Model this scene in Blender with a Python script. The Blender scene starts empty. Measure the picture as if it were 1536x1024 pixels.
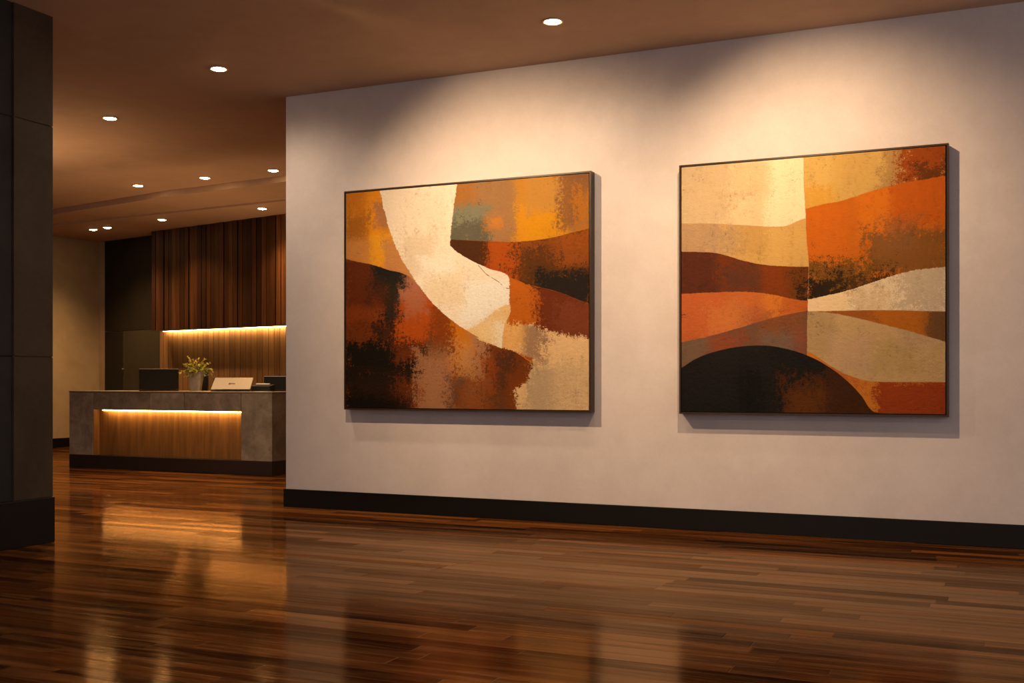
import bpy, bmesh, math, random
from mathutils import Vector, Matrix
C = bpy.context.scene.collection
R = math.radians

# ------------------------------------------------------------------ helpers
def lin(c):
    return tuple(((v/255)/12.92 if v/255 <= .04045 else ((v/255+.055)/1.055)**2.4) for v in c)

def link(name, me, mat=None, parent=None, loc=None, rotz=None):
    o = bpy.data.objects.new(name, me)
    C.objects.link(o)
    if mat is not None and me is not None:
        me.materials.append(mat)
    if parent is not None:
        o.parent = parent
    if loc is not None:
        o.location = loc
    if rotz is not None:
        o.rotation_euler = (0, 0, rotz)
    return o

def mk(name, bm, mat, parent=None, loc=None, rotz=None, smooth=False, bevel=0, seg=2):
    bmesh.ops.recalc_face_normals(bm, faces=bm.faces)
    me = bpy.data.meshes.new(name)
    bm.to_mesh(me); bm.free()
    if smooth:
        for p in me.polygons: p.use_smooth = True
    o = link(name, me, mat, parent, loc, rotz)
    if bevel:
        b = o.modifiers.new('bevel', 'BEVEL'); b.width = bevel; b.segments = seg
        b.limit_method = 'ANGLE'; b.angle_limit = R(40)
    return o

def abox(bm, x0, x1, y0, y1, z0, z1, M=None):
    vs = [bm.verts.new(v) for v in ((x0,y0,z0),(x1,y0,z0),(x1,y1,z0),(x0,y1,z0),(x0,y0,z1),(x1,y0,z1),(x1,y1,z1),(x0,y1,z1))]
    if M is not None:
        for v in vs: v.co = M @ v.co
    for f in ((0,3,2,1),(4,5,6,7),(0,1,5,4),(1,2,6,5),(2,3,7,6),(3,0,4,7)):
        bm.faces.new([vs[i] for i in f])
    return bm

def box(*a, M=None):
    return abox(bmesh.new(), *a, M=M)

def prism(bm, pts, z0, z1):
    lo = [bm.verts.new((x, y, z0)) for x, y in pts]
    hi = [bm.verts.new((x, y, z1)) for x, y in pts]
    bm.faces.new(lo[::-1]); bm.faces.new(hi)
    n = len(pts)
    for i in range(n):
        bm.faces.new((lo[i], lo[(i+1) % n], hi[(i+1) % n], hi[i]))
    return bm

def lathe(bm, prof, n=40, sq=0, rot=0):
    """revolve (r,z) pairs; sq>0 squares the section off"""
    rings = []
    for r, z in prof:
        ring = []
        for i in range(n):
            a = 2*math.pi*i/n + rot
            k = 1.0
            if sq:
                ca, sa = abs(math.cos(a)), abs(math.sin(a))
                k = 1/((ca**sq + sa**sq)**(1/sq))
            ring.append(bm.verts.new((r*k*math.cos(a), r*k*math.sin(a), z)))
        rings.append(ring)
    for a, b in zip(rings, rings[1:]):
        for i in range(n):
            bm.faces.new((a[i], a[(i+1) % n], b[(i+1) % n], b[i]))
    bm.faces.new(rings[0][::-1]); bm.faces.new(rings[-1])
    return bm

def empty(name, loc, rotz=0):
    o = bpy.data.objects.new(name, None); C.objects.link(o)
    o.location = loc; o.rotation_euler = (0, 0, rotz); o.empty_display_size = .1
    return o

def tag(o, label=None, cat=None, group=None, kind=None):
    if label: o['label'] = label
    if cat: o['category'] = cat
    if group: o['group'] = group
    if kind: o['kind'] = kind
    return o

# ------------------------------------------------------------------ node toolkit
class V:
    """a socket or a number with arithmetic"""
    def __init__(s, g, x): s.g, s.x = g, x
    def _o(s, op, *a, clamp=False): return s.g.m(op, s, *a, clamp=clamp)
    def __add__(s, o): return s._o('ADD', o)
    __radd__ = __add__
    def __mul__(s, o): return s._o('MULTIPLY', o)
    __rmul__ = __mul__
    def __sub__(s, o): return s._o('SUBTRACT', o)
    def __rsub__(s, o): return s.g.m('SUBTRACT', o, s)
    def __truediv__(s, o): return s._o('DIVIDE', o)
    def max(s, o): return s._o('MAXIMUM', o)
    def min(s, o): return s._o('MINIMUM', o)
    def abs(s): return s._o('ABSOLUTE')
    def clamp(s): return s._o('ADD', 0.0, clamp=True)

class G:
    def __init__(s, name):
        s.mat = bpy.data.materials.new(name); s.mat.use_nodes = True
        s.nt = s.mat.node_tree
        s.bsdf = next(n for n in s.nt.nodes if n.type == 'BSDF_PRINCIPLED')
        s.out = next(n for n in s.nt.nodes if n.type == 'OUTPUT_MATERIAL')
    def n(s, t): return s.nt.nodes.new(t)
    def put(s, sock, v):
        if isinstance(v, V): v = v.x
        if isinstance(v, bpy.types.NodeSocket): s.nt.links.new(v, sock)
        elif isinstance(v, (tuple, list)): sock.default_value = (*v, 1)[:4] if sock.type == 'RGBA' else tuple(v)
        else: sock.default_value = v
    def m(s, op, *a, clamp=False):
        nd = s.n('ShaderNodeMath'); nd.operation = op; nd.use_clamp = clamp
        for i, v in enumerate(a): s.put(nd.inputs[i], v)
        return V(s, nd.outputs[0])
    def coord(s, kind='Object'):
        return s.n('ShaderNodeTexCoord').outputs[kind]
    def sep(s, vec):
        nd = s.n('ShaderNodeSeparateXYZ'); s.put(nd.inputs[0], vec)
        return [V(s, o) for o in nd.outputs]
    def comb(s, x, y, z):
        nd = s.n('ShaderNodeCombineXYZ')
        for i, v in enumerate((x, y, z)): s.put(nd.inputs[i], v)
        return nd.outputs[0]
    def map(s, vec, scale=(1, 1, 1), loc=(0, 0, 0), rot=(0, 0, 0)):
        nd = s.n('ShaderNodeMapping'); s.put(nd.inputs[0], vec)
        nd.inputs[1].default_value = loc; nd.inputs[2].default_value = rot; nd.inputs[3].default_value = scale
        return nd.outputs[0]
    def noise(s, vec, scale=1, detail=4, rough=.55, dist=0, col=False):
        nd = s.n('ShaderNodeTexNoise'); s.put(nd.inputs['Vector'], vec)
        nd.inputs['Scale'].default_value = scale; nd.inputs['Detail'].default_value = detail
        nd.inputs['Roughness'].default_value = rough; nd.inputs['Distortion'].default_value = dist
        return nd.outputs['Color'] if col else V(s, nd.outputs[0])
    def white(s, v):
        nd = s.n('ShaderNodeTexWhiteNoise'); nd.noise_dimensions = '1D'; s.put(nd.inputs['W'], v)
        return V(s, nd.outputs[0])
    def smooth(s, v, a, b, lo=0.0, hi=1.0):
        nd = s.n('ShaderNodeMapRange'); nd.interpolation_type = 'SMOOTHSTEP'
        for i, q in enumerate((v, a, b, lo, hi)): s.put(nd.inputs[i], q)
        return V(s, nd.outputs[0])
    def mix(s, f, a, b, mode='MIX'):
        nd = s.n('ShaderNodeMix'); nd.data_type = 'RGBA'; nd.blend_type = mode
        s.put(nd.inputs[0], f); s.put(nd.inputs[6], a); s.put(nd.inputs[7], b)
        return nd.outputs[2]
    def ramp(s, f, stops):
        nd = s.n('ShaderNodeValToRGB'); s.put(nd.inputs[0], f)
        el = nd.color_ramp.elements
        while len(el) < len(stops): el.new(.5)
        for e, (p, c) in zip(el, stops): e.position = p; e.color = (*c, 1)
        return nd.outputs[0]
    def curve(s, x, pts):
        nd = s.n('ShaderNodeFloatCurve'); mp = nd.mapping; c = mp.curves[0]
        pts = list(pts)
        if pts[0][0] > .002: pts.insert(0, (0.0, pts[0][1]))
        if pts[-1][0] < .998: pts.append((1.0, pts[-1][1]))
        while len(c.points) < len(pts): c.points.new(.5, .5)
        for p, q in zip(c.points, pts): p.location = q; p.handle_type = 'AUTO_CLAMPED'
        mp.update(); s.put(nd.inputs['Value'], x); nd.inputs['Factor'].default_value = 1
        return V(s, nd.outputs[0])
    def bump(s, h, strength=.2, dist=.01):
        nd = s.n('ShaderNodeBump'); s.put(nd.inputs['Height'], h)
        nd.inputs['Strength'].default_value = strength; nd.inputs['Distance'].default_value = dist
        s.nt.links.new(nd.outputs[0], s.bsdf.inputs['Normal'])
    def set(s, **k):
        names = dict(color='Base Color', rough='Roughness', metal='Metallic', spec='Specular IOR Level', coat='Coat Weight',
                     coatr='Coat Roughness', ecol='Emission Color', estr='Emission Strength', ior='IOR')
        for a, v in k.items(): s.put(s.bsdf.inputs[names[a]], v)
        return s.mat

def plain(name, col, rough=.6, metal=0, spec=.5, var=.12, scale=30):
    g = G(name)
    n = g.noise(g.coord(), scale, 4)
    c = g.mix(n, tuple(v*(1-var) for v in col), tuple(v*(1+var) for v in col))
    return g.set(color=c, rough=rough, metal=metal, spec=spec)

# ------------------------------------------------------------------ materials
def m_plaster(name, a, b, bumpy=.12, rough=.85):
    g = G(name); co = g.coord()
    big = g.noise(co, 1.3, 5, .6); mid = g.noise(co, 5, 6, .65)
    f = g.smooth(big*.6 + mid*.4, .36, .64)
    c = g.mix(f, a, b)
    fine = g.noise(co, 60, 5, .7)
    c = g.mix(.10, c, g.ramp(fine, [(0.3, (.35, .35, .35)), (.7, (.75, .75, .75))]), 'OVERLAY')
    g.bump(fine*.4 + mid, bumpy, .006)
    return g.set(color=c, rough=rough, spec=.25)

def m_floor():
    g = G('polished_hardwood'); co = g.coord()
    x, y, z = g.sep(co)
    W_, L_ = .105, 1.35
    row = g.m('FLOOR', y/W_)
    off = g.white(row)*L_*3.0
    xi = g.m('FLOOR', (x+off)/L_)
    idn = g.white(row*7.13 + xi*3.71)
    id2 = g.white(row*2.37 + xi*9.17 + 40.0)
    fy = g.m('FRACT', y/W_); fx = g.m('FRACT', (x+off)/L_)
    gap = g.m('MAXIMUM', g.smooth((fy-.5).abs(), .478, .494), g.smooth((fx-.5).abs(), .4975, .4992))
    grain = g.noise(g.comb(x*1.6+idn*30.0, y*38.0, idn*9.0), 1, 6, .62, .6)
    broad = g.noise(g.comb(x*.9+idn*50.0, y*9.0, id2*5.0), 1, 4, .6, .4)
    c = g.ramp(idn, [(0, (.012, .0035, .0012)), (.3, (.034, .0095, .0025)), (.65, (.085, .026, .0055)), (1, (.21, .072, .015))])
    c = g.mix(g.smooth(grain, .30, .72), g.mix(.62, c, (.014, .0045, .0018)), c)
    c = g.mix(g.smooth(broad, .42, .75, 0, .55), c, (.22, .085, .024))
    c = g.mix(gap*.8, c, (.006, .003, .0015))
    wav = g.noise(g.comb(x*1.1, y*9.0, 0.0), 1, 3, .5)
    fine = g.noise(g.comb(x*14.0, y*55.0, 3.0), 1, 3, .6)
    g.bump(wav*.55 + fine*.10 + grain*.10 - gap*.35 + id2*.05, .17, .010)
    r = g.smooth(grain*.5 + broad*.5, .2, .8, .075, .17)
    # amber lacquer over dark timber
    bn = g.bsdf.inputs['Normal'].links[0].from_socket
    df = g.n('ShaderNodeBsdfDiffuse'); g.put(df.inputs[0], c); g.put(df.inputs['Normal'], bn)
    gl = g.n('ShaderNodeBsdfGlossy'); g.put(gl.inputs['Color'], (1.0, .70, .42)); g.put(gl.inputs['Roughness'], r); g.put(gl.inputs['Normal'], bn)
    fr = g.n('ShaderNodeFresnel'); fr.inputs['IOR'].default_value = 1.52; g.put(fr.inputs['Normal'], bn)
    mx = g.n('ShaderNodeMixShader'); g.put(mx.inputs[0], V(g, fr.outputs[0])*g.smooth(grain*.45 + broad*.25 + id2*.3, .25, .72, .42, .98))
    g.nt.links.new(df.outputs[0], mx.inputs[1]); g.nt.links.new(gl.outputs[0], mx.inputs[2])
    g.nt.links.new(mx.outputs[0], g.out.inputs['Surface']); g.nt.nodes.remove(g.bsdf)
    return g.mat

def m_wood(name, cols, pitch=None, rough=.5, gx=30, spec=.4, grain_amt=.5, seam=0):
    """vertical-grain wood; each board of width `pitch` gets its own tone"""
    g = G(name); co = g.coord(); x, y, z = g.sep(co)
    if pitch:
        i = g.m('FLOOR', x/pitch + .001); idn = g.white(i*3.77+1.3)
    else:
        idn = g.noise(g.comb(x*1.2, 0.0, 0.0), 1, 3)
    gr = g.noise(g.comb(x*gx+idn*20.0, y*gx, z*1.6+idn*8.0), 1, 6, .6, .5)
    k = len(cols)-1
    c = g.ramp(idn, [(j/k, cc) for j, cc in enumerate(cols)])
    c = g.mix(g.smooth(gr, .3, .7, grain_amt, 0), c, (.02, .008, .003))
    if seam:
        fr = g.m('FRACT', x/pitch+.001)
        c = g.mix(g.smooth((fr-.5).abs(), .5-seam*1.4, .5-seam*.8, 0, .9), c, (.006, .003, .001))
    g.bump(gr, .15, .002)
    return g.set(color=c, rough=rough, spec=spec)

def m_stone(name, a, b, seam=None, bscale=2.2, rough=.55):
    g = G(name); co = g.coord()
    n1 = g.noise(co, bscale, 7, .62, .6); n2 = g.noise(co, 26, 5, .7)
    c = g.mix(g.smooth(n1*.75+n2*.25, .34, .66), a, b)
    g.bump(n2*.5+n1, .15, .004)
    return g.set(color=c, rough=rough, spec=.2)

def m_emit(name, col, st, base=(.8, .7, .5)):
    g = G(name)
    return g.set(color=base, ecol=col, estr=st, rough=.5)

PAINT_LEFT = {'layers': [{'col': (140, 55, 8),
             'm': [],
             'p': [(0.0953, 0.4679, 0.0999, 0.152, (95, 30, 5)), (0.0935, 0.5948, 0.0958, 0.0494, (140, 50, 8), 0.7), (0.3489, 0.5837, 0.1477, 0.139, (182, 72, 9)),
                   (0.0983, 0.6694, 0.1029, 0.0494, (105, 36, 5), 0.8), (0.4298, 0.6638, 0.0448, 0.1318, (125, 45, 6), 0.8),
                   (0.2803, 0.4481, 0.0535, 0.0547, (165, 105, 75), 0.9), (0.3024, 0.5033, 0.0258, 0.0486, (168, 98, 62), 0.8, 1.6),
                   (0.1936, 0.3928, 0.0634, 0.0431, (26, 24, 15), 1, 0.9), (0.2057, 0.5061, 0.0233, 0.0917, (34, 28, 16), 0.97, 0.9),
                   (0.1438, 0.4514, 0.0277, 0.0525, (60, 26, 10), 0.7, 1.5), (0.1685, 0.6707, 0.0382, 0.0492, (40, 18, 6), 0.8, 2),
                   (0.1817, 0.7845, 0.1863, 0.0768, (22, 13, 4), 1, 1.6), (0.1504, 0.929, 0.155, 0.1108, (34, 14, 4), 0.97, 1.6),
                   (0.2821, 0.9434, 0.0462, 0.0638, (115, 40, 8), 0.8, 1.8), (0.2792, 0.7519, 0.0491, 0.0243, (120, 42, 7), 0.8, 1.5),
                   (0.1447, 0.9967, 0.1493, 0.037, (14, 8, 3), 0.9, 1.4), (0.3985, 0.8978, 0.0702, 0.1381, (165, 110, 70), 0.95, 2.0),
                   (0.4126, 0.7357, 0.0506, 0.0241, (140, 75, 40), 0.5, 2), (0.5265, 0.7047, 0.0519, 0.092, (212, 112, 12), 0.97, 1.2),
                   (0.5921, 0.7323, 0.0352, 0.0649, (185, 110, 50), 0.8, 1.8), (0.524, 0.7907, 0.0384, 0.0773, (190, 130, 70), 0.8, 2),
                   (0.5906, 0.7912, 0.0282, 0.1, (172, 118, 76), 0.9, 2.2), (0.6996, 0.8182, 0.0809, 0.0962, (120, 46, 10), 0.97, 1.5),
                   (0.6219, 0.9058, 0.027, 0.1262, (150, 64, 12), 0.8, 1.6), (0.5403, 0.9567, 0.0656, 0.0771, (150, 78, 32), 0.7, 2),
                   (0.6743, 0.9031, 0.0203, 0.1285, (70, 36, 20), 0.8, 2.2), (0.6644, 0.9848, 0.048, 0.0467, (110, 52, 22), 0.7, 2),
                   (0.4771, 0.9334, 0.0194, 0.0417, (95, 58, 36), 0.8, 2), (0.7334, 0.9492, 0.0316, 0.0812, (135, 52, 10), 0.8, 1.5)]},
            {'col': (205, 118, 25),
             'm': [('v<', [(0, 0.3066), (0.0704, 0.3271), (0.1184, 0.3398), (0.1893, 0.3669), (0.2707, 0.395), (0.3224, 0.4436), (1, 0.9586)], 0.9)],
             'p': [(0.1274, 0.1757, 0.0326, 0.1729, (228, 130, 14), 0.9), (0.0451, 0.1701, 0.0496, 0.0624, (158, 84, 15), 0.8, 1.8),
                   (0.0359, 0.0326, 0.0405, 0.0624, (198, 104, 14), 0.8), (0.0629, 0.2773, 0.0674, 0.0498, (200, 122, 52), 0.9, 1.5),
                   (0.1705, 0.1141, 0.0306, 0.0461, (168, 105, 58), 0.9), (0.1568, 0.2887, 0.0266, 0.0737, (238, 150, 18), 0.9),
                   (0.254, 0.3495, 0.0743, 0.1036, (198, 124, 60), 0.95, 1.4)]},
            {'col': (152, 106, 58),
             'm': [('u>',
                    [(0, 0.4824), (0.0801, 0.4723), (0.1751, 0.46), (0.268, 0.4531), (0.2829, 0.4632), (0.3122, 0.4966), (0.3796, 0.6059), (0.4227, 0.6932),
                     (0.4365, 0.6946), (0.5646, 0.6946), (1, 0.6955)],
                    0.6),
                   ('v<', [(0.3621, 0.2282), (0.4632, 0.2442), (0.6059, 0.2619), (0.7334, 0.2713), (0.8679, 0.2613), (0.9392, 0.2453), (1, 0.2337)], 0.5)],
             'p': [(0.524, 0.043, 0.0494, 0.0774, (176, 106, 40), 0.9), (0.6504, 0.0511, 0.0881, 0.0732, (156, 112, 66), 0.9),
                   (0.6722, 0.19, 0.0663, 0.0701, (158, 112, 66), 0.9), (0.5272, 0.1798, 0.0805, 0.071, (126, 118, 84), 0.95),
                   (0.5263, 0.2213, 0.0796, 0.0417, (92, 82, 58), 0.85, 1.6), (0.8233, 0.1273, 0.0953, 0.1566, (204, 128, 34), 0.95),
                   (0.8313, 0.2102, 0.0928, 0.0832, (226, 140, 14), 0.95, 1.4), (0.8393, 0.0757, 0.0642, 0.0691, (200, 132, 54), 0.7),
                   (0.9536, 0.0966, 0.0551, 0.1249, (138, 84, 42), 0.9, 1.6), (0.9812, 0.1668, 0.0274, 0.0907, (198, 110, 22), 0.85, 2.2),
                   (0.6379, 0.1793, 0.0192, 0.013, (216, 122, 30), 0.8, 1.0)]},
            {'col': (120, 54, 14),
             'm': [('u>',
                    [(0, 0.4824), (0.0801, 0.4723), (0.1751, 0.46), (0.268, 0.4531), (0.2829, 0.4632), (0.3122, 0.4966), (0.3796, 0.6059), (0.4227, 0.6932),
                     (0.4365, 0.6946), (0.5646, 0.6946), (1, 0.6955)],
                    0.6),
                   ('v>', [(0.3621, 0.2282), (0.4632, 0.2442), (0.6059, 0.2619), (0.7334, 0.2713), (0.8679, 0.2613), (0.9392, 0.2453), (1, 0.2337)], 0.5),
                   ('v<', [(0.6059, 0.3856), (0.6946, 0.4249), (0.775, 0.4608), (0.8679, 0.4901), (0.9392, 0.5215), (1, 0.5519)], 0.6)],
             'p': [(0.5382, 0.3108, 0.0859, 0.071, (76, 33, 8)), (0.6802, 0.3599, 0.0615, 0.0992, (182, 74, 11), 0.95, 1.3),
                   (0.8788, 0.3306, 0.1298, 0.0687, (150, 70, 14), 0.9, 1.8), (0.871, 0.3931, 0.1376, 0.0859, (78, 38, 11), 0.8, 2.6),
                   (0.9486, 0.3174, 0.0601, 0.0738, (172, 80, 18), 0.7, 2.6), (0.9126, 0.495, 0.096, 0.0768, (34, 25, 18), 0.97, 1.6)]},
            {'col': (178, 78, 15),
             'm': [('u>', [(0, 0.6946), (1, 0.6946)], 0.3),
                   ('v>', [(0.6059, 0.3856), (0.6946, 0.4249), (0.775, 0.4608), (0.8679, 0.4901), (0.9392, 0.5215), (1, 0.5519)], 0.6),
                   ('v<', [(0, 0.642), (0.5624, 0.6669), (0.6488, 0.7227), (0.7279, 0.753), (0.7796, 0.7873), (1, 0.7912)], 0.8)],
             'p': [(0.7531, 0.5317, 0.0585, 0.1042, (202, 96, 15), 0.95), (0.9102, 0.5832, 0.0985, 0.1141, (116, 40, 13), 1, 1.5),
                   (0.9486, 0.6127, 0.0601, 0.0624, (134, 54, 28), 0.8, 1.4)]},
            {'col': (226, 180, 118),
             'm': [('u>',
                    [(0.5602, 0.5624), (0.6077, 0.5624), (0.6729, 0.5624), (0.7249, 0.6488), (0.7541, 0.7279), (0.7895, 0.7796), (0.8796, 0.7595), (0.926, 0.7174),
                     (1, 0.7279)],
                    4.0),
                   ('v>', [(0.5624, 0.5779), (0.6488, 0.5983), (0.6946, 0.6254), (0.775, 0.6343), (0.8477, 0.6613), (0.8985, 0.6796), (1, 0.6934)], 4.0)],
             'p': [(0.9229, 0.7456, 0.0857, 0.0826, (232, 186, 126), 0.9), (0.7775, 0.7088, 0.0441, 0.0779, (156, 116, 82), 0.95, 1.5),
                   (0.8471, 0.9226, 0.0771, 0.106, (188, 156, 112), 0.95, 1.6), (0.9435, 0.9163, 0.0651, 0.1108, (216, 176, 122), 0.9, 1.6),
                   (0.6937, 0.6815, 0.0449, 0.0699, (228, 168, 92), 0.9)]},
            {'col': (244, 214, 168),
             'm': [('u>',
                    [(0, 0.1518), (0.0425, 0.16), (0.0928, 0.1715), (0.2055, 0.2012), (0.3249, 0.251), (0.4188, 0.3054), (0.5304, 0.385), (0.6072, 0.4632),
                     (0.6785, 0.5624), (0.7271, 0.6488), (0.7867, 0.775), (0.8448, 0.8166), (0.9978, 1)],
                    1.5),
                   ('u<',
                    [(0, 0.4824), (0.0801, 0.4723), (0.1751, 0.46), (0.268, 0.4531), (0.2829, 0.4632), (0.3122, 0.4966), (0.3796, 0.6059), (0.4227, 0.6932),
                     (0.4365, 0.6946), (0.5646, 0.6946), (1, 0.6955)],
                    1.4),
                   ('v<', [(0, 0.7044), (0.4966, 0.6713), (0.5949, 0.6204), (0.6488, 0.5807), (0.7019, 0.5652), (1, 0.5751)], 3.5)],
             'p': [(0.2151, 0.0843, 0.067, 0.1103, (226, 196, 152), 0.8), (0.3216, 0.1591, 0.0972, 0.1149, (236, 206, 160), 0.7),
                   (0.3165, 0.3163, 0.0572, 0.0909, (224, 190, 142), 0.8), (0.3902, 0.3746, 0.062, 0.0481, (255, 232, 188), 0.8),
                   (0.6047, 0.5265, 0.0972, 0.0823, (253, 232, 192), 0.95), (0.4294, 0.4721, 0.0673, 0.0599, (238, 204, 150), 0.8)]},
            {'col': (228, 184, 118),
             'm': [('u>',
                    [(0, 0.1518), (0.0425, 0.16), (0.0928, 0.1715), (0.2055, 0.2012), (0.3249, 0.251), (0.4188, 0.3054), (0.5304, 0.385), (0.6072, 0.4632),
                     (0.6785, 0.5624), (0.7271, 0.6488), (0.7867, 0.775), (0.8448, 0.8166), (0.9978, 1)],
                    0.8),
                   ('u<', [(0, 0.6996), (0.5646, 0.6996), (0.6343, 0.6754), (0.7276, 0.6648), (1, 0.6594)], 1.2),
                   ('v>', [(0, 0.842), (0.4746, 0.6768), (0.5624, 0.6287), (0.6488, 0.563), (0.7019, 0.5475), (1, 0.5525)], 3.5)],
             'p': [(0.6056, 0.6561, 0.0432, 0.0473, (238, 200, 140), 0.7, 1.8), (0.6605, 0.6806, 0.0117, 0.0469, (252, 226, 180), 0.8, 1.2)]}],
 'lines': [([(0.546, 0.3564), (0.6059, 0.4088), (0.6488, 0.4403), (0.6932, 0.4735)], 2.2, (110, 70, 35)),
           ([(0.7019, 0.4254), (0.775, 0.4635), (0.8166, 0.479)], 2.0, (60, 25, 8))]}
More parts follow.
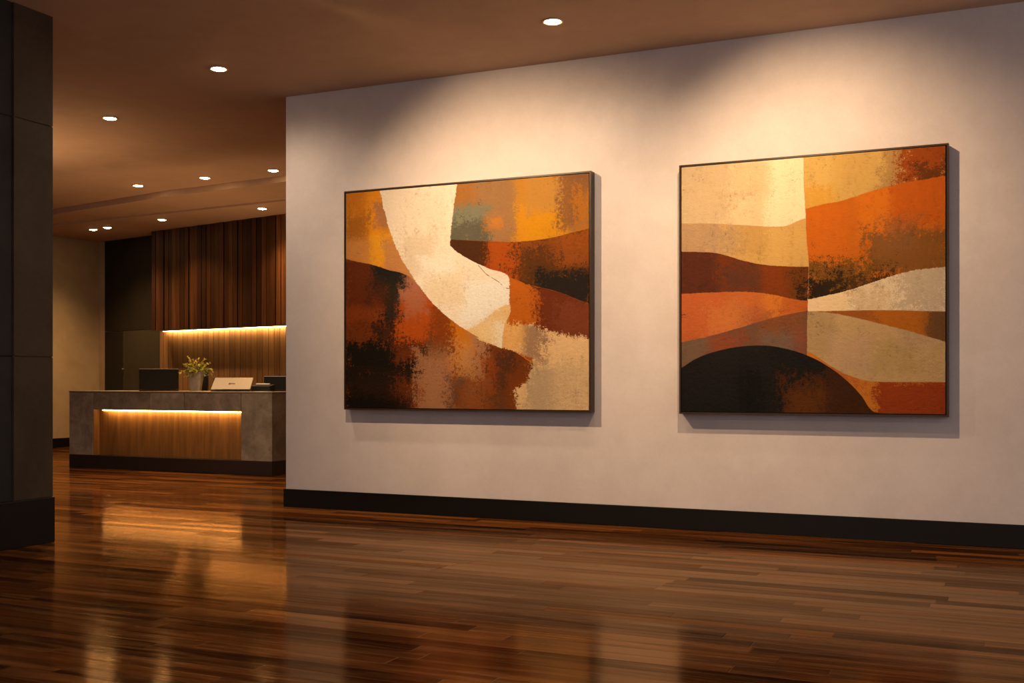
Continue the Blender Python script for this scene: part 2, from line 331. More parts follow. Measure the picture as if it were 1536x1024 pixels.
PAINT_RIGHT = {'layers': [{'col': (114, 74, 48),
             'm': [],
             'p': [(0.1779, 0.753, 0.0562, 0.0595, (152, 70, 34), 0.9, 1.4), (0.398, 0.6596, 0.0767, 0.0552, (142, 68, 34), 0.9, 1.4),
                   (0.3869, 0.7293, 0.0539, 0.0318, (122, 90, 66), 0.8), (0.4804, 0.7335, 0.0224, 0.046, (150, 74, 44), 0.7),
                   (0.047, 0.7455, 0.0503, 0.0541, (120, 90, 60), 0.7)]},
            {'col': (206, 100, 38),
             'm': [('v<', [(0, 0.7171), (0.1217, 0.6925), (0.24, 0.6618), (0.3556, 0.6289), (0.5028, 0.6004), (1, 0.5)], 0.5)],
             'p': [(0.3759, 0.5865, 0.0428, 0.0642, (224, 118, 34), 0.9, 1.2), (0.0888, 0.6144, 0.0921, 0.0898, (204, 92, 38), 0.8),
                   (0.2948, 0.628, 0.0608, 0.0383, (168, 84, 40), 0.7, 1.8), (0.4577, 0.5773, 0.0451, 0.0287, (200, 92, 30), 0.8),
                   (0.1867, 0.6286, 0.065, 0.0533, (222, 122, 52), 0.6, 2)]},
            {'col': (120, 42, 8),
             'm': [('v<', [(0, 0.519), (0.1217, 0.5173), (0.24, 0.5179), (0.3556, 0.5312), (0.4469, 0.5536), (0.5028, 0.5625), (1, 0.6094)], 0.7)],
             'p': [(0.0636, 0.4397, 0.0758, 0.0959, (88, 34, 18), 0.9, 1.5), (0.257, 0.4712, 0.0761, 0.0471, (92, 46, 30), 0.7, 2),
                   (0.3869, 0.4852, 0.0539, 0.0611, (138, 50, 9), 0.8), (0.4773, 0.5145, 0.0365, 0.0692, (110, 50, 12), 0.8),
                   (0.4898, 0.5435, 0.0185, 0.0402, (36, 22, 10), 0.9, 2)]},
            {'col': (206, 156, 84),
             'm': [('v<', [(0, 0.3454), (0.0852, 0.351), (0.1455, 0.3588), (0.2517, 0.3934), (0.3446, 0.4152), (0.5061, 0.4291), (1, 0.4565)], 0.6)],
             'p': [(0.0697, 0.2843, 0.0818, 0.06, (182, 142, 98), 0.9), (0.1956, 0.303, 0.0501, 0.0413, (178, 142, 98), 0.7, 1.8),
                   (0.4004, 0.349, 0.1024, 0.0694, (212, 162, 84), 0.8), (0.2865, 0.2963, 0.0465, 0.0586, (200, 142, 66), 0.6)]},
            {'col': (228, 192, 136),
             'm': [('v<', [(0, 0.2294), (0.1217, 0.2372), (0.2981, 0.2567), (0.4015, 0.2656), (0.4873, 0.2405), (1, 0.1719)], 0.5)],
             'p': [(0.0904, 0.106, 0.1026, 0.1317, (206, 172, 122), 0.9, 1.2), (0.4264, 0.1242, 0.0764, 0.1448, (252, 220, 156), 0.95, 1.2),  # last patch: brighter cream also holds the accent light's pool
                   (0.2688, 0.0659, 0.0758, 0.053, (212, 176, 122), 0.6, 1.6)]},
            {'col': (194, 154, 98),
             'm': [('u>', [(0, 0.4873), (0.1116, 0.4884), (0.2042, 0.4939), (0.3192, 0.4983), (0.4235, 0.5061), (0.5614, 0.5028), (0.6646, 0.5006), (1, 0.5006)], 0.6)],
             'p': [(0.5439, 0.6886, 0.0522, 0.0915, (176, 140, 90), 0.8), (0.8128, 0.7829, 0.0705, 0.0558, (182, 146, 86), 0.8),
                   (0.9292, 0.69, 0.0819, 0.0388, (184, 146, 102), 0.8), (0.6613, 0.7698, 0.0699, 0.0567, (190, 150, 108), 0.7, 1.6)]},
            {'col': (214, 116, 30),
             'm': [('u>', [(0, 0.4873), (0.1116, 0.4884), (0.2042, 0.4939), (0.3192, 0.4983), (0.4235, 0.5061), (0.5614, 0.5028), (0.6646, 0.5006), (1, 0.5006)], 0.6),
                   ('v>', [(0, 0.7026), (0.5028, 0.7623), (0.5913, 0.8203), (0.6565, 0.8549), (0.7423, 0.8789), (1, 0.8806)], 0.6)],
             'p': [(0.8872, 0.9495, 0.1239, 0.0773, (164, 60, 14), 1, 1.3), (0.6236, 0.8262, 0.0545, 0.0455, (196, 96, 34), 0.8, 1.6)]},
            {'col': (178, 94, 24),
             'm': [('u>', [(0, 0.4873), (0.1116, 0.4884), (0.2042, 0.4939), (0.3192, 0.4983), (0.4235, 0.5061), (0.5614, 0.5028), (0.6646, 0.5006), (1, 0.5006)], 0.6),
                   ('v<', [(0, 0.5904), (0.5028, 0.6038), (0.5913, 0.6127), (0.6781, 0.6323), (0.7843, 0.6618), (0.8783, 0.6892), (1, 0.7299)], 0.5)],
             'p': [(0.9644, 0.6685, 0.0468, 0.0715, (114, 70, 32), 0.95, 1.2), (0.831, 0.6577, 0.0887, 0.0471, (192, 100, 18), 0.9),
                   (0.6502, 0.628, 0.081, 0.0282, (160, 82, 26), 0.7)]},
            {'col': (238, 200, 144),
             'm': [('u>', [(0, 0.4873), (0.1116, 0.4884), (0.2042, 0.4939), (0.3192, 0.4983), (0.4235, 0.5061), (0.5614, 0.5028), (0.6646, 0.5006), (1, 0.5006)], 0.6),
                   ('v<', [(0, 0.5904), (0.5028, 0.6038), (0.7423, 0.6055), (1, 0.6172)], 0.4)],
             'p': [(0.5741, 0.5636, 0.0713, 0.0458, (246, 206, 146), 0.9), (0.924, 0.5302, 0.0872, 0.0881, (202, 168, 122), 0.95, 1.8),
                   (0.7417, 0.5683, 0.0636, 0.0338, (214, 178, 124), 0.7, 2)]},
            {'col': (206, 98, 16),
             'm': [('u>', [(0, 0.4873), (0.1116, 0.4884), (0.2042, 0.4939), (0.3192, 0.4983), (0.4235, 0.5061), (0.5614, 0.5028), (0.6646, 0.5006), (1, 0.5006)], 0.6),
                   ('v<', [(0, 0.5698), (0.4917, 0.5575), (0.5913, 0.5413), (0.6886, 0.5162), (0.7843, 0.486), (0.8888, 0.4598), (1, 0.4515)], 0.8)],
             'p': [(0.5686, 0.3231, 0.0769, 0.1144, (216, 100, 16), 0.9), (0.7574, 0.2268, 0.0583, 0.0951, (228, 112, 18), 0.85, 1.4),
                   (0.8712, 0.3951, 0.14, 0.0776, (138, 80, 26), 0.95, 1.9), (0.6383, 0.5031, 0.1355, 0.0851, (126, 66, 18), 0.95, 1.8),
                   (0.9135, 0.1817, 0.0977, 0.094, (206, 88, 13), 0.9, 1.2), (0.8366, 0.3265, 0.0523, 0.0558, (150, 90, 40), 0.6, 2.2),
                   (0.5551, 0.5427, 0.0633, 0.0544, (34, 22, 10), 0.97, 1.8), (0.6958, 0.4967, 0.094, 0.0195, (56, 34, 14), 0.75, 2.8)]},
            {'col': (220, 160, 70),
             'm': [('u>', [(0, 0.4873), (0.1116, 0.4884), (0.2042, 0.4939), (0.3192, 0.4983), (0.4235, 0.5061), (0.5614, 0.5028), (0.6646, 0.5006), (1, 0.5006)], 0.6),
                   ('v<', [(0, 0.2796), (0.4873, 0.2037), (0.547, 0.1903), (0.6344, 0.1791), (0.7423, 0.1484), (0.8473, 0.1295), (1, 0.111)], 1.0)],
             'p': [(0.5393, 0.0865, 0.052, 0.1088, (228, 170, 80), 0.8), (0.7198, 0.0837, 0.0855, 0.0675, (216, 156, 72), 0.8),
                   (0.8366, 0.0539, 0.0523, 0.0834, (186, 130, 64), 0.9, 1.4), (0.5415, 0.1668, 0.0498, 0.0401, (226, 150, 44), 0.8),
                   (0.9366, 0.0594, 0.0843, 0.0907, (168, 70, 14), 1, 1.7), (0.9704, 0.1033, 0.0506, 0.0217, (90, 42, 14), 0.8, 2)]},
            {'col': (24, 20, 15),
             'm': [('v>',
                    [(0, 0.8231), (0.0614, 0.7852), (0.1571, 0.7528), (0.2517, 0.7372), (0.3213, 0.7349), (0.4126, 0.7478), (0.5028, 0.7773), (0.5802, 0.8203),
                     (0.6455, 0.8717), (0.6991, 0.9286), (0.7506, 0.9955), (0.8053, 1)],
                    0.12)],
             'p': [(0.5932, 0.9629, 0.1806, 0.0912, (84, 34, 8), 0.9, 2.0), (0.6662, 0.8834, 0.0971, 0.1245, (66, 28, 9), 0.9, 1.8),
                   (0.497, 0.9925, 0.0501, 0.0634, (104, 46, 10), 0.8, 2), (0.278, 0.8895, 0.0263, 0.0999, (12, 9, 6), 0.8, 1.5),
                   (0.2273, 0.7712, 0.1057, 0.0413, (34, 28, 22), 0.5, 2)]}],
 'lines': []}


ILLUM = (1.22, 0.99, 0.68)      # warm gallery light the pigments are seen under
def pig(c):
    if c[0] < 150 and c[1] < .56*c[0]: c = (c[0], c[1]*1.12, c[2])
    l = lin(c)
    a = [max(.0012, .90*l[i]/ILLUM[i]) for i in range(3)]
    if c[2] < .36*c[0]: a = [a[0]*.90, a[1]*.95, a[2]]
    elif c[2] < .60*c[0] and c[0] > 150: a = [a[0]*1.05, a[1]*.97, a[2]*.84]
    k = min(1.0, .68/max(a))
    return tuple(v*k for v in a)

def m_painting(name, spec, seed):
    g = G(name)
    gu, gy, gv = g.sep(g.coord('Generated')); u = gu; v = 1.0 - gv
    x, y, z = g.sep(g.coord())
    base = g.comb(x, z, seed)
    fine = g.noise(base, 42, 5, .72) - .5
    mid = g.noise(base, 11, 6, .66, .4) - .5
    strokeV = g.noise(g.comb(x*26.0, z*4.5, seed+3), 1, 5, .65, .3) - .5
    grit = g.noise(base, 130, 3, .7) - .5
    edge = fine*.5 + mid*.35 + grit*.35
    prag = mid*.5 + strokeV*.5 + fine*.85 + grit*.75
    slow = g.noise(g.comb(x, z, seed+8), 2.6, 4, .6, .4) - .5
    prag2 = fine*.95 + mid*.8 + grit*.75 + slow*.5
    col = None
    ln = 0
    for L in spec['layers']:
        c = pig(L['col'])
        for k, p in enumerate(L['p']):
            cu, cv, ru, rv, pc = p[:5]
            op = p[5] if len(p) > 5 else .95
            rg = p[6] if len(p) > 6 else 1.0
            d = ((u-cu).abs() - ru).max((v-cv).abs() - rv)
            d = d + (prag if (k+ln) % 3 else prag2)*(.13*rg) - .012
            msk = g.smooth(d, .020, -.020, 0.0, op)
            c = g.mix(msk, c, pig(pc))
        msk = None
        for kind, pts, rg in L['m']:
            e = g.curve(u, pts) if kind[0] == 'v' else g.curve(v, pts)
            q = (v if kind[0] == 'v' else u) - e + (edge if rg < 2 else prag)*(.022*rg)
            s_ = g.smooth(q, -.0012, .0012) if kind[1] == '>' else g.smooth(q, .0012, -.0012)
            msk = s_ if msk is None else msk*s_
        col = c if msk is None else g.mix(msk, col, c)
        ln += 1
    for pts, w, lc in spec['lines']:
        u0, u1 = pts[0][0], pts[-1][0]
        e = g.curve(u, pts)
        d = (v-e+edge*.012).abs() + g.smooth(mid, -.05, .12)*.004
        inside = g.smooth(u, u0-.004, u0+.004)*g.smooth(u, u1+.004, u1-.004)
        col = g.mix(g.smooth(d, .0015*w, .0006*w, 0, .8)*inside, col, pig(lc))
    # body colour variation of the hand-laid paint
    tone = slow*.4 + strokeV*.5 + fine*.75 + mid*.45 + grit*.55
    col = g.mix(g.smooth(tone, .02, .45, 0, .42), col, g.mix(1.0, col, g.mix(1.0, col, (.62, .60, .55), 'MULTIPLY'), 'SCREEN'))
    col = g.mix(g.smooth(tone, -.02, -.45, 0, .75), col, g.mix(1.0, col, (.34, .27, .20), 'MULTIPLY'))
    # palette-knife scratches
    rd = (g.noise(base, 7.5, 3, .55, 1.2) - .5).abs()
    sp = g.noise(g.comb(x, z, seed+20), 9, 3)
    scr = g.smooth(rd, .006, .0015)*g.smooth(sp, .56, .66)
    col = g.mix(scr*.55, col, pig((70, 36, 14)))
    rd2 = (g.noise(g.comb(x, z, seed+31), 8.5, 3, .55, 1.0) - .5).abs()
    scr2 = g.smooth(rd2, .006, .001)*g.smooth(sp, .46, .36)
    col = g.mix(scr2*.35, col, g.mix(1.0, col, col, 'SCREEN'))
    wv = g.m('SINE', x*2600.0)*g.m('SINE', z*2600.0)
    g.bump(fine*1.2 + mid*.8 + strokeV*.5 - scr*.8 + wv*.05, .6, .007)
    return g.set(color=col, rough=.7, spec=.10)

M = {}
M['wall'] = m_plaster('gallery_plaster', (.57, .52, .515), (.635, .582, .577), .10)
M['ceiling'] = m_plaster('ceiling_paint', (.50, .345, .235), (.56, .385, .265), .04)
M['tan'] = m_plaster('tan_plaster', (.36, .27, .17), (.43, .33, .21), .08)
M['floor'] = m_floor()
M['base'] = plain('black_baseboard_paint', (.0045, .0042, .004), .45, var=.2, spec=.22)
M['pillar'] = m_stone('dark_stone_cladding', (.036, .026, .017), (.060, .043, .029), bscale=1.6)
M['pillar_b'] = m_stone('charcoal_stone_cladding', (.014, .015, .015), (.024, .025, .025), bscale=1.6)
M['stone'] = m_stone('grey_concrete_panel', (.15, .122, .094), (.27, .225, .178), bscale=4.5)
M['stone2'] = m_stone('pale_concrete_panel', (.19, .16, .125), (.35, .30, .24), bscale=4.5)
M['top'] = m_stone('counter_stone', (.16, .12, .09), (.22, .17, .125), bscale=4)
M['plinth'] = plain('dark_plinth', (.012, .007, .005), .45)
M['oak'] = m_wood('oak_veneer', [(.21, .088, .022), (.26, .115, .030), (.23, .10, .026)], None, .45, 22, grain_amt=.45)
M['boards'] = m_wood('backlit_board_wood', [(.17, .085, .032), (.24, .125, .048), (.20, .10, .038), (.26, .14, .056)], .127, .5, 24, grain_amt=.35, seam=.028)
M['slats'] = m_wood('walnut_slat_wood', [(.040, .013, .005), (.085, .032, .009), (.026, .009, .004), (.15, .058, .015), (.05, .017, .006), (.11, .042, .011)], .105, .6, 34, spec=.12, grain_amt=.7, seam=.05)
M['slatback'] = plain('slat_backing', (.012, .006, .004), .7)
M['dark'] = m_plaster('dark_olive_panel', (.010, .008, .005), (.016, .012, .007), .05, .6)
M['dark2'] = m_plaster('olive_door_panel', (.032, .026, .015), (.042, .034, .021), .05, .6)
M['frame'] = m_wood('dark_frame_wood', [(.030, .016, .008), (.042, .022, .011)], None, .38, 20)
M['black'] = plain('black_plastic', (.010, .010, .010), .6, spec=.2)
M['screen'] = plain('dark_screen_glass', (.006, .006, .007), .12)
M['silver'] = plain('silver_aluminium', (.17, .15, .135), .5, metal=.3, var=.04)
M['rim'] = plain('metal_rim', (.45, .38, .32), .3, metal=.8)
M['pot'] = m_stone('grey_ceramic', (.27, .24, .20), (.36, .32, .27), bscale=9, rough=.6)
M['soil'] = plain('potting_soil', (.02, .012, .007), .9, scale=80)
M['paper'] = plain('white_paper', (.68, .62, .56), .8, var=.03)
M['trim'] = plain('white_fitting_metal', (.50, .38, .28), .4)
M['lamp'] = m_emit('lamp_glow', (1, .66, .32), 90)
M['strip'] = m_emit('led_strip_glow', (1, .62, .24), 22)
M['strip2'] = m_emit('led_strip_glow_back', (1, .62, .24), 14)

def m_leaf():
    g = G('sprig_leaf'); x, y, z = g.sep(g.coord())
    n = g.noise(g.coord(), 16, 3)
    c = g.ramp(n + (z-.1)*.5, [(.30, (.03, .055, .010)), (.50, (.13, .17, .025)), (.68, (.55, .48, .07)), (.85, (.62, .36, .08))])
    return g.set(color=c, rough=.5)
M['leaf'] = m_leaf()

# ------------------------------------------------------------------ setting
def struct(name, bm, mat, bevel=0, **k):
    return tag(mk(name, bm, mat, bevel=bevel, **k), kind='structure')

WY = 7.905
CH = 3.60
struct('floor', box(-14.6, 4.2, -5.0, 15.2, -.12, 0), M['floor'])
b = bmesh.new()
prism(b, [(-14.6, -5.0), (4.2, -5.0), (4.2, 10.0), (-5.5, 10.55), (-7.917, 10.918), (-9.986, 11.157), (-12.588, 11.692), (-14.6, 12.1)], CH, CH+.3)
prism(b, [(-14.6, 12.1), (-12.588, 11.692), (-9.986, 11.157), (-7.917, 10.918), (-5.5, 10.55), (-5.5, 11.70), (-8.67, 11.965), (-13.328, 12.39), (-14.6, 12.51)], 3.525, CH+.3)
prism(b, [(-14.6, 12.51), (-13.328, 12.39), (-8.67, 11.965), (-5.5, 11.70), (-5.5, 15.2), (-14.6, 15.2)], 3.5, CH+.3)
struct('ceiling', b, M['ceiling'])
struct('wall_right', box(-5.732, 4.2, WY, 15.0, 0, CH), M['wall'])
struct('baseboard_right', box(-5.748, 4.2, WY-.018, WY, 0, .157), M['base'], bevel=.003)
struct('baseboard_right_end', box(-5.748, -5.732, WY, 10.0, 0, .157), M['base'])
struct('wall_left', box(-14.6, -14.248, -5.0, 14.6, 0, CH), M['tan'])
struct('baseboard_left', box(-14.248, -14.23, -5.0, 14.14, 0, .155), M['base'])

# far wall of the reception stands at a slight angle
BA = R(-12.13)
BO = Vector((-14.033, 14.172, 0))
def back(name, bm, mat, **k):
    return struct(name, bm, mat, loc=BO, rotz=BA, **k)
back('wall_back', box(-.6, 9.0, .03, .35, 0, 3.5), M['tan'])
back('baseboard_back', box(-.215, -.005, .012, .03, 0, .155), M['base'])
back('trim_1', box(0, 1.56, -.01, .03, 1.955, 3.5), M['dark'])
back('trim_2', box(0, .512, -.01, .03, 0, 1.945), M['dark'])
dr = back('door_1', box(.522, 1.56, -.008, .03, 0, 1.945), M['dark2'])
mk('door_knob', lathe(bmesh.new(), [(.006, 0), (.006, .02), (.014, .024), (.014, .036), (.008, .042)], 16), M['rim'], dr, (.56, -.008, 1.305)).rotation_euler = (R(90), 0, 0)

# board cladding lit by the strip, under the canopy
b = bmesh.new()
k = 1.56; i = 0
abox(b, 1.56, 8.3, -.006, .03, 0, 2.2)
while k < 8.2:
    x0 = math.floor(k/.127 + .5)*.127
    abox(b, max(1.56, x0+.004), x0+.123, -.022, -.006, 0, 2.2)
    k = x0+.127
back('wall_back_boards', b, M['boards'])

# near left pillar
b = bmesh.new()
PX, PY = -5.93, 5.509
gz = [0, .31, 1.267, 2.845, CH]
abox(b, PX-.62, PX-.008, 5.185, PY-.0, 0, CH)
for z0, z1 in zip(gz[1:], gz[2:]):
    abox(b, PX-.1, PX, 5.187, PY, z0+.004, z1-.004 if z1 < CH else z1)
struct('pillar_1', b, M['pillar'])
b = bmesh.new()
abox(b, PX-.62, PX-.026, -5.0, 5.183, 0, CH)
yy = 5.18
for y0, y1 in ((3.62, 5.18), (2.0, 3.61), (.4, 1.99), (-1.2, .39)):
    for z0, z1 in zip(gz[1:], gz[2:]):
        abox(b, PX-.1, PX-.012, y0, y1, z0+.004, z1-.004 if z1 < CH else z1)
struct('wall_left_near', b, M['pillar_b'])
struct('baseboard_left_near', box(PX-.64, PX+.012, -5.0, PY+.008, 0, .31), M['base'], bevel=.004)

# ------------------------------------------------------------------ downlights
def downlight_proto():
    t = empty('ceiling_downlight', (0, 0, 0))
    # trim ring, then the lamp disc set inside it
    b = bmesh.new(); n = 36
    prof = [(.078, 0), (.078, -.004), (.070, -.008), (.054, -.004), (.054, 0)]
    rings = [[b.verts.new((r*math.cos(2*math.pi*i/n), r*math.sin(2*math.pi*i/n), z)) for i in range(n)] for r, z in prof]
    for a, c in zip(rings, rings[1:]):
        for i in range(n): b.faces.new((a[i], a[(i+1) % n], c[(i+1) % n], c[i]))
    mk('trim_ring', b, M['trim'], t, smooth=True)
    b = lathe(bmesh.new(), [(.056, -.001), (.054, -.006), (.030, -.014), (.010, -.018)], 32)
    mk('lamp', b, M['lamp'], t, smooth=True)
    return t
def add_spot(t, energy, size=110, blend=.9, col=(1, .70, .42), target=None, rad=.05, name='lamp_light'):
    L = bpy.data.lights.new(name, 'SPOT'); L.energy = energy; L.spot_size = R(size); L.spot_blend = blend
    L.color = col; L.shadow_soft_size = rad
    o = bpy.data.objects.new(name, L); C.objects.link(o); o.parent = t; o.location = (0, 0, -.03)
    if target is not None:
        o.rotation_euler = (Vector(target)-t.location-Vector((0, 0, -.03))).to_track_quat('-Z', 'Y').to_euler()
    return o
proto = downlight_proto()
used = False
def place_light(x, y, z, label, **k):
    global used
    if not used: t = proto; used = True
    else:
        t = proto.copy(); C.objects.link(t)
        for ch in [c for c in C.objects if c.parent is proto and c.type == 'MESH']:
            c = ch.copy(); C.objects.link(c); c.parent = t
    t.location = (x, y, z)
    tag(t, label, 'ceiling light', 'recessed ceiling downlights')
    if k: add_spot(t, **k)
    return t
W1 = (1, .66, .36)
place_light(-2.835, 6.998, CH, 'round ceiling downlight nearest the two paintings, above the gap between them', energy=60, size=165, col=(1, .74, .50))
place_light(-5.702, 6.965, CH, 'glowing downlight in the ceiling before the white wall corner', energy=110, size=165, col=(1, .74, .50))
place_light(-7.714, 7.85, CH, 'glowing downlight alone in the ceiling, nearest to the dark stone pillar', energy=480, size=125, col=(1, .70, .42))
DN = dict(energy=240, size=115, col=(1, .60, .27))
place_light(-10.047, 10.702, CH, 'leftmost downlight of the row of three over the counter', **DN)
place_light(-8.92, 10.634, CH, 'middle downlight of the row of three over the counter', **DN)
place_light(-7.866, 10.597, CH, 'downlight over the counter beside the white wall edge, just before the ceiling step', **DN)
DS = dict(energy=160, size=120, col=(1, .58, .25))
place_light(-13.093, 12.97, 3.5, 'leftmost downlight of the lower ceiling, one of a close pair by the tan wall', **DS)
place_light(-12.723, 12.891, 3.5, 'right one of the close pair of downlights by the tan wall', **DS)
place_light(-11.365, 12.60, 3.5, 'downlight in the lower ceiling near the left corner of the slatted canopy', **DS)
place_light(-9.357, 12.35, 3.5, 'downlight in the lower ceiling right above the slatted canopy front, beside the white wall edge', **DS)
# accent fittings and added room-fill fittings nearer the camera, just outside the frame
ACC = (1, .66, .37)
def unseen_light(x, y, label, **k):
    t = place_light(x, y, CH, label, **k)
    return t
unseen_light(-4.15, 5.8, 'accent light aimed at the wide painting', energy=540, size=90, blend=1.0, col=ACC, target=(-3.5, WY, 1.8), rad=.035)
unseen_light(-1.50, 6.25, 'accent light aimed at the square painting', energy=380, size=97, blend=1.0, col=ACC, target=(-1.15, WY, 1.95), rad=.035)
for x, y in ((-4.2, 2.6), (-1.2, 2.6), (1.8, 2.6), (-2.6, -1.0), (.6, -1.0)):
    unseen_light(x, y, 'unseen fill downlight added above the open floor in front of the paintings', energy=125, size=150, blend=.8, col=(1, .82, .72), rad=.08)

# unseen uplighter behind the pillar and staff-side spot, both added to brighten the ceiling
t = tag(empty('added_uplighter', (-9.7, 7.9, 0)), 'unseen black uplighter added behind the dark stone pillar to brighten the ceiling', 'added lamp')
mk('base', lathe(bmesh.new(), [(.14, .001), (.14, .015), (.03, .03)], 32), M['frame'], t)
mk('pole', lathe(bmesh.new(), [(.012, .03), (.012, 1.62)], 16), M['frame'], t)
mk('lamp_bowl', lathe(bmesh.new(), [(.02, 1.60), (.10, 1.65), (.15, 1.73), (.145, 1.73), (.09, 1.665), (.01, 1.63)], 32), M['frame'], t, smooth=True)
def up(t, loc, e, col, size=150):
    L = bpy.data.lights.new('added_uplight', 'SPOT'); L.energy = e; L.color = col; L.spot_size = R(size); L.spot_blend = 1; L.shadow_soft_size = .06
    o = bpy.data.objects.new('added_uplight', L); C.objects.link(o); o.parent = t; o.location = loc; o.rotation_euler = (R(180), 0, 0)
up(t, (0, 0, 1.76), 135, (1, .60, .30))


# ------------------------------------------------------------------ paintings
def painting(name, x0, x1, z0, z1, cx0, cx1, cz0, cz1, mat, label):
    t = empty(name, ((x0+x1)/2, WY-.0425, (z0+z1)/2)); L = t.location
    tag(t, label, 'painting', 'large abstract paintings on the white wall')
    yf = WY-.085
    def part(nm, a, m, bev=0):
        x0_, x1_, y0_, y1_, z0_, z1_ = a
        c = Vector(((x0_+x1_)/2, (y0_+y1_)/2, (z0_+z1_)/2))
        return mk(nm, box(x0_-c.x, x1_-c.x, y0_-c.y, y1_-c.y, z0_-c.z, z1_-c.z), m, t, c-L, bevel=bev)
    f = .0125
    b = bmesh.new()
    for a in ((x0, x1, yf, WY-.004, z1-f, z1), (x0, x1, yf, WY-.004, z0, z0+f),
              (x0, x0+f, yf, WY-.004, z0+f, z1-f), (x1-f, x1, yf, WY-.004, z0+f, z1-f)):
        abox(b, *a)
    abox(b, x0+f, x1-f, WY-.04, WY-.004, z0+f, z1-f)
    for v in b.verts: v.co -= L
    mk('picture_frame', b, M['frame'], t)
    part('canvas', (cx0, cx1, yf+.006, WY-.041, cz0, cz1), mat)
    return t
painting('abstract_painting', -5.076, -2.853, .862, 2.710, -5.060, -2.872, .880, 2.693,
         m_painting('abstract_paint_left', PAINT_LEFT, 3.1),
         'wide abstract painting with a cream curved band over rust, ochre and black, dark frame')
painting('abstract_painting', -2.162, -.315, .862, 2.694, -2.146, -.336, .882, 2.678,
         m_painting('abstract_paint_right', PAINT_RIGHT, 17.7),
         'square abstract painting with a black arc low left under orange and cream bands, dark frame')

# ------------------------------------------------------------------ reception counter
ct = tag(empty('reception_counter', (-9.3, 10.771, 0)), 'grey concrete reception counter with a glowing recessed wood front and black plinth', 'reception counter')
O = ct.location
def cpart(nm, bm, mat, bev=0, parent=ct):
    for v in bm.verts: v.co -= O
    return mk(nm, bm, mat, parent, bevel=bev)
F = 10.371; Bk = 11.17
cpart('plinth', box(-10.877, -7.717, F-.002, Bk, 0, .164), M['plinth'], .003)
cpart('side_panel', box(-10.877, -10.474, F, Bk, .166, .957), M['stone2'], .003)
cpart('side_panel', box(-8.160, -7.717, F, Bk, .166, .957), M['stone'], .003)
for x0, x1, m_ in ((-10.467, -9.560, 'stone'), (-9.551, -9.019, 'stone2'), (-9.010, -8.167, 'stone')):
    cpart('front_band', box(x0, x1, F, F+.09, .742, .957), M[m_], .0025)
cpart('wood_panel', box(-10.474, -8.160, F+.10, Bk, .166, .957), M['oak'])
cpart('wood_return', box(-10.474, -10.466, F+.004, F+.10, .166, .742), M['oak'])
s = cpart('light_strip', box(-10.40, -8.166, F+.086, F+.097, .728, .738), M['strip'])
s['label'] = 'warm glowing light strip'
cpart('countertop', box(-10.88, -7.714, F-.004, Bk+.01, .958, .977), M['top'], .003)
up(ct, (.1, .62, .60), 100, (1, .58, .27))  # hidden upward spot added behind the counter to warm the far ceiling
def area(name, loc, rot, sx, sy, energy, col, parent=None):
    L = bpy.data.lights.new(name, 'AREA'); L.shape = 'RECTANGLE'; L.size = sx; L.size_y = sy; L.energy = energy; L.color = col
    o = bpy.data.objects.new(name, L); C.objects.link(o); o.location = loc; o.rotation_euler = rot
    if parent: o.parent = parent
    return o
area('strip_light', Vector((-9.263, F+.045, .736))-O, (R(55), 0, 0), 2.10, .02, 7.5, (1, .60, .22), ct)

# ------------------------------------------------------------------ slatted canopy over the back counter
cn = tag(empty('slatted_canopy', (-12.42, 13.525, 1.898), BA), 'dark walnut slatted canopy hanging below the ceiling over the reception, strip light under it', 'canopy')
CLn = 6.75
b = bmesh.new()
n = int(CLn/.105)
rng = random.Random(4)
for i in range(n):
    dpt = rng.choice((0, .004, .010, .016))
    abox(b, i*.105+.004, i*.105+.101, dpt, .05, .012, 1.598)
for j in range(3):
    abox(b, -.0, .03+.0, .05+j*.08, .118+j*.08, .012, 1.598)
mk('slats', b, M['slats'], cn)
mk('carcass', abox(box(.006, CLn, .048, .28, .03, 1.6), 0, CLn, .0, .055, 0, .014), M['slatback'], cn)
s = mk('light_strip', box(-.06, CLn, .262, .272, .004, .013), M['strip2'], cn); s['label'] = 'warm glowing light strip'
area('strip_light', (CLn/2+.0, .222, .012), (R(52), 0, 0), CLn-.05, .02, 44, (1, .60, .22), cn)

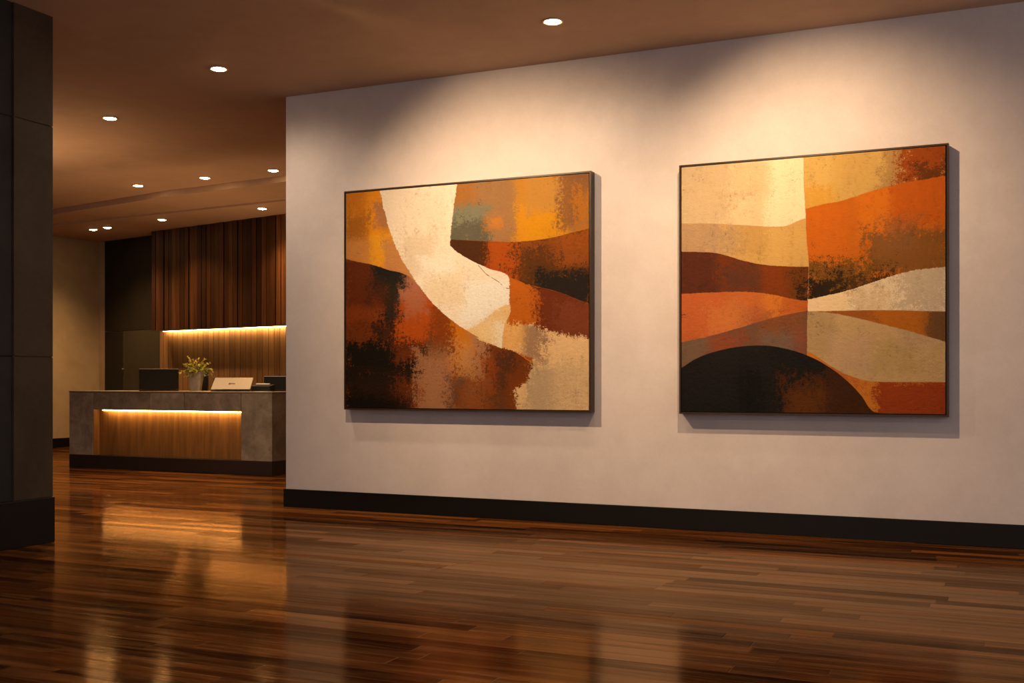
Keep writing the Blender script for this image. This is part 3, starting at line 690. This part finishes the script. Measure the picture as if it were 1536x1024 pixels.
# ------------------------------------------------------------------ things on the counter
CT = .977
def laptop(name, loc, yaw, w, dp, lid, ang, lm, label, logo=False, rim=True):
    """hinge line at the origin along x, base towards +y, lid raised by ang from the base"""
    t = tag(empty(name, (loc[0], loc[1], CT), yaw), label, 'laptop')
    base = mk('base', box(-w/2, w/2, 0, dp, .001, .017), M['black'], t, bevel=.004)
    b = bmesh.new()
    for r in range(5):
        for c in range(13):
            kx = -w*.42 + c*w*.84/13; ky = dp*.10 + r*dp*.09
            abox(b, kx+.002, kx+w*.84/13-.002, ky, ky+dp*.078, .0165, .0195)
    mk('keyboard', b, M['black'], base)
    mk('touchpad', box(-w*.13, w*.13, dp*.62, dp*.92, .0165, .0178), M['black'], base)
    ld = mk('lid', box(-w/2, w/2, 0, lid, 0, .009), M[lm], t, (0, .004, .020), bevel=.003)
    ld.rotation_euler = (ang, 0, 0)
    mk('screen', box(-w*.47, w*.47, lid*.06, lid*.95, -.0012, .0002), M['screen'], ld)
    if rim:
        mk('lid_rim', box(-w/2+.002, w/2-.002, lid-.006, lid+.0012, .0005, .0102), M['rim'], ld)['label'] = 'light metal edge'
    if logo:
        b = bmesh.new()
        z = .0092
        abox(b, -.042, -.020, lid*.40, lid*.52, z, z+.0012)
        for k, (x0, x1, h) in enumerate(((-.016, -.010, .035), (-.007, .001, .025), (.004, .010, .028), (.013, .020, .022), (.023, .034, .024))):
            abox(b, x0, x1, lid*.43, lid*.43+h, z, z+.0012)
        abox(b, -.020, .030, lid*.44, lid*.455, z, z+.0012)
        mk('logo', b, M['black'], ld)['label'] = 'small black mark'
    return t
laptop('laptop', (-9.665, 10.66), R(41), .475, .32, .262, R(97), 'black',
       'open black laptop, its dark lid back upright, left of the potted plant')
laptop('laptop', (-8.50, 10.60), R(30), .465, .33, .335, R(24.5), 'silver',
       'silver laptop with a small black mark on its half-closed lid, right of the potted plant', logo=True)
laptop('laptop', (-8.0, 10.93), R(14), .44, .20, .165, R(88), 'black',
       'black laptop with a light top rim, rightmost on the counter by the white wall')

# card terminal / small printer
t = tag(empty('receipt_printer', (-8.07, 10.66, CT), R(20)), 'squat black desk printer with paper on top, beside the silver laptop', 'printer')
b = box(-.115, .115, -.09, .12, .001, .085)
for v in b.verts:
    if v.co.z > .05 and v.co.y < 0: v.co.z -= .018
mk('body', b, M['black'], t, bevel=.006)
mk('paper_slot', box(-.08, .08, .02, .035, .084, .088), M['rim'], t)
mk('paper_roll', box(-.075, .09, -.02, .018, .0835, .094), M['paper'], t).rotation_euler = (R(6), 0, 0)

# loose sheets
def sheet(x, y, yaw, w, d, label, dz=0):
    b = bmesh.new(); nx = 6
    vs = [[b.verts.new((-w/2+w*i/nx, s_*d/2, .0012+.003*max(0, abs(i/nx-.5)-.35)+dz)) for i in range(nx+1)] for s_ in (-1, 1)]
    for i in range(nx): b.faces.new((vs[0][i], vs[0][i+1], vs[1][i+1], vs[1][i]))
    o = mk('paper_sheet', b, M['paper'], None, (x, y, CT), yaw)
    so = o.modifiers.new('solid', 'SOLIDIFY'); so.thickness = .001; so.offset = 1
    return tag(o, label, 'paper', 'loose sheets on the reception counter')
sheet(-8.80, 10.52, R(12), .30, .21, 'white paper sheet lying flat between the plant pot and the silver laptop')
sheet(-7.93, 10.50, R(-8), .21, .18, 'white paper sheet lying flat at the right end of the counter')

# potted plant
t = tag(empty('potted_plant', (-9.068, 10.65, CT)), 'spiky yellow-green plant in a tapered grey pot on the reception counter', 'plant')
b = lathe(bmesh.new(), [(.050, .001), (.056, .004), (.086, .232), (.090, .236), (.090, .240), (.080, .240), (.074, .215), (.01, .212)], 48, sq=5, rot=0)
mk('pot', b, M['pot'], t, rotz=R(20), smooth=False)
mk('soil', lathe(bmesh.new(), [(.076, .214), (.074, .222), (.03, .228)], 24, sq=5), M['soil'], t, rotz=R(20))
rng = random.Random(12)
b = bmesh.new(); sb = bmesh.new()
def tube(bm, pts, r0, r1, n=5):
    prev = None
    for i, p in enumerate(pts):
        d = (pts[min(i+1, len(pts)-1)]-pts[max(i-1, 0)]).normalized()
        a = d.orthogonal().normalized(); c = d.cross(a)
        r = r0+(r1-r0)*i/(len(pts)-1)
        ring = [bm.verts.new(p+(a*math.cos(2*math.pi*k/n)+c*math.sin(2*math.pi*k/n))*r) for k in range(n)]
        if prev:
            for k in range(n): bm.faces.new((prev[k], prev[(k+1) % n], ring[(k+1) % n], ring[k]))
        prev = ring
def leaf(bm, p, d, up, ln, w):
    s_ = d.cross(up)
    if s_.length < 1e-3: s_ = d.orthogonal()
    s_.normalize(); nn = s_.cross(d).normalized()
    a = [p, p+d*ln*.4+s_*w+nn*w*.3, p+d*ln, p+d*ln*.4-s_*w+nn*w*.3]
    q = [bm.verts.new(v) for v in a]; mid_ = bm.verts.new(p+d*ln*.45-nn*w*.25)
    for i in range(4): bm.faces.new((q[i], q[(i+1) % 4], mid_))
for i in range(70):
    az = rng.uniform(0, 2*math.pi); el = rng.choice((rng.uniform(.1, .7), rng.uniform(.5, 1.35)))
    ln = rng.uniform(.13, .21) if el < .9 else rng.uniform(.12, .24)
    p = Vector((rng.uniform(-.045, .045), rng.uniform(-.045, .045), .222))
    d = Vector((math.cos(az)*math.cos(el), math.sin(az)*math.cos(el), math.sin(el)+.25)).normalized()
    pts = [p]; st = 9
    droop = rng.uniform(.10, .30)*(1.2-el*.6)
    for k in range(st):
        p = p+d*ln/st; d = (d+Vector((rng.uniform(-.06, .06), rng.uniform(-.06, .06), -droop*.9))).normalized(); pts.append(p)
    tube(sb, pts, .0028, .0012)
    for k in range(1, len(pts)):
        for q in range(5):
            dd = (pts[k]-pts[k-1]).normalized(); a = dd.orthogonal().normalized()
            a = (Matrix.Rotation(rng.uniform(0, 6.28), 3, dd) @ a)
            leaf(b, pts[k-1].lerp(pts[k], rng.random()), (dd*.8+a).normalized(), dd, rng.uniform(.018, .034), rng.uniform(.0034, .0058))
mk('stems', sb, M['leaf'], t)
mk('foliage', b, M['leaf'], t)
# dark vase behind the plant pot
tag(mk('dark_vase', lathe(bmesh.new(), [(.035, .001), (.045, .006), (.050, .10), (.052, .22), (.046, .270), (.042, .285), (.038, .285), (.038, .26), (.01, .25)], 36), M['black'], None, (-9.235, 11.0, CT), smooth=True),
    'tall black cylinder vase standing close behind the grey plant pot', 'vase')

# ------------------------------------------------------------------ world, camera, view
w = bpy.data.worlds.new('world'); bpy.context.scene.world = w; w.use_nodes = True
bgn = w.node_tree.nodes['Background']; bgn.inputs[0].default_value = (1, .86, .84, 1); bgn.inputs[1].default_value = .86

cam = bpy.data.cameras.new('camera'); co = bpy.data.objects.new('camera', cam); C.objects.link(co)
co.location = (0, 0, 1.105); co.rotation_euler = (R(90), 0, R(24.2))
cam.sensor_width = 36; cam.lens = 36*1630/1536; cam.shift_y = (571-512)/1536
cam.clip_end = 100
sc = bpy.context.scene; sc.camera = co
sc.view_settings.view_transform = 'Standard'; sc.view_settings.look = 'None'
sc.view_settings.gamma = 1; sc.view_settings.use_curve_mapping = False
sc.view_settings.exposure = 0.0
sc.cycles.use_denoising = True
sc.cycles.max_bounces = 8; sc.cycles.diffuse_bounces = 5; sc.cycles.glossy_bounces = 4
sc.cycles.sample_clamp_indirect = 6
sc.cycles.caustics_reflective = False; sc.cycles.caustics_refractive = False
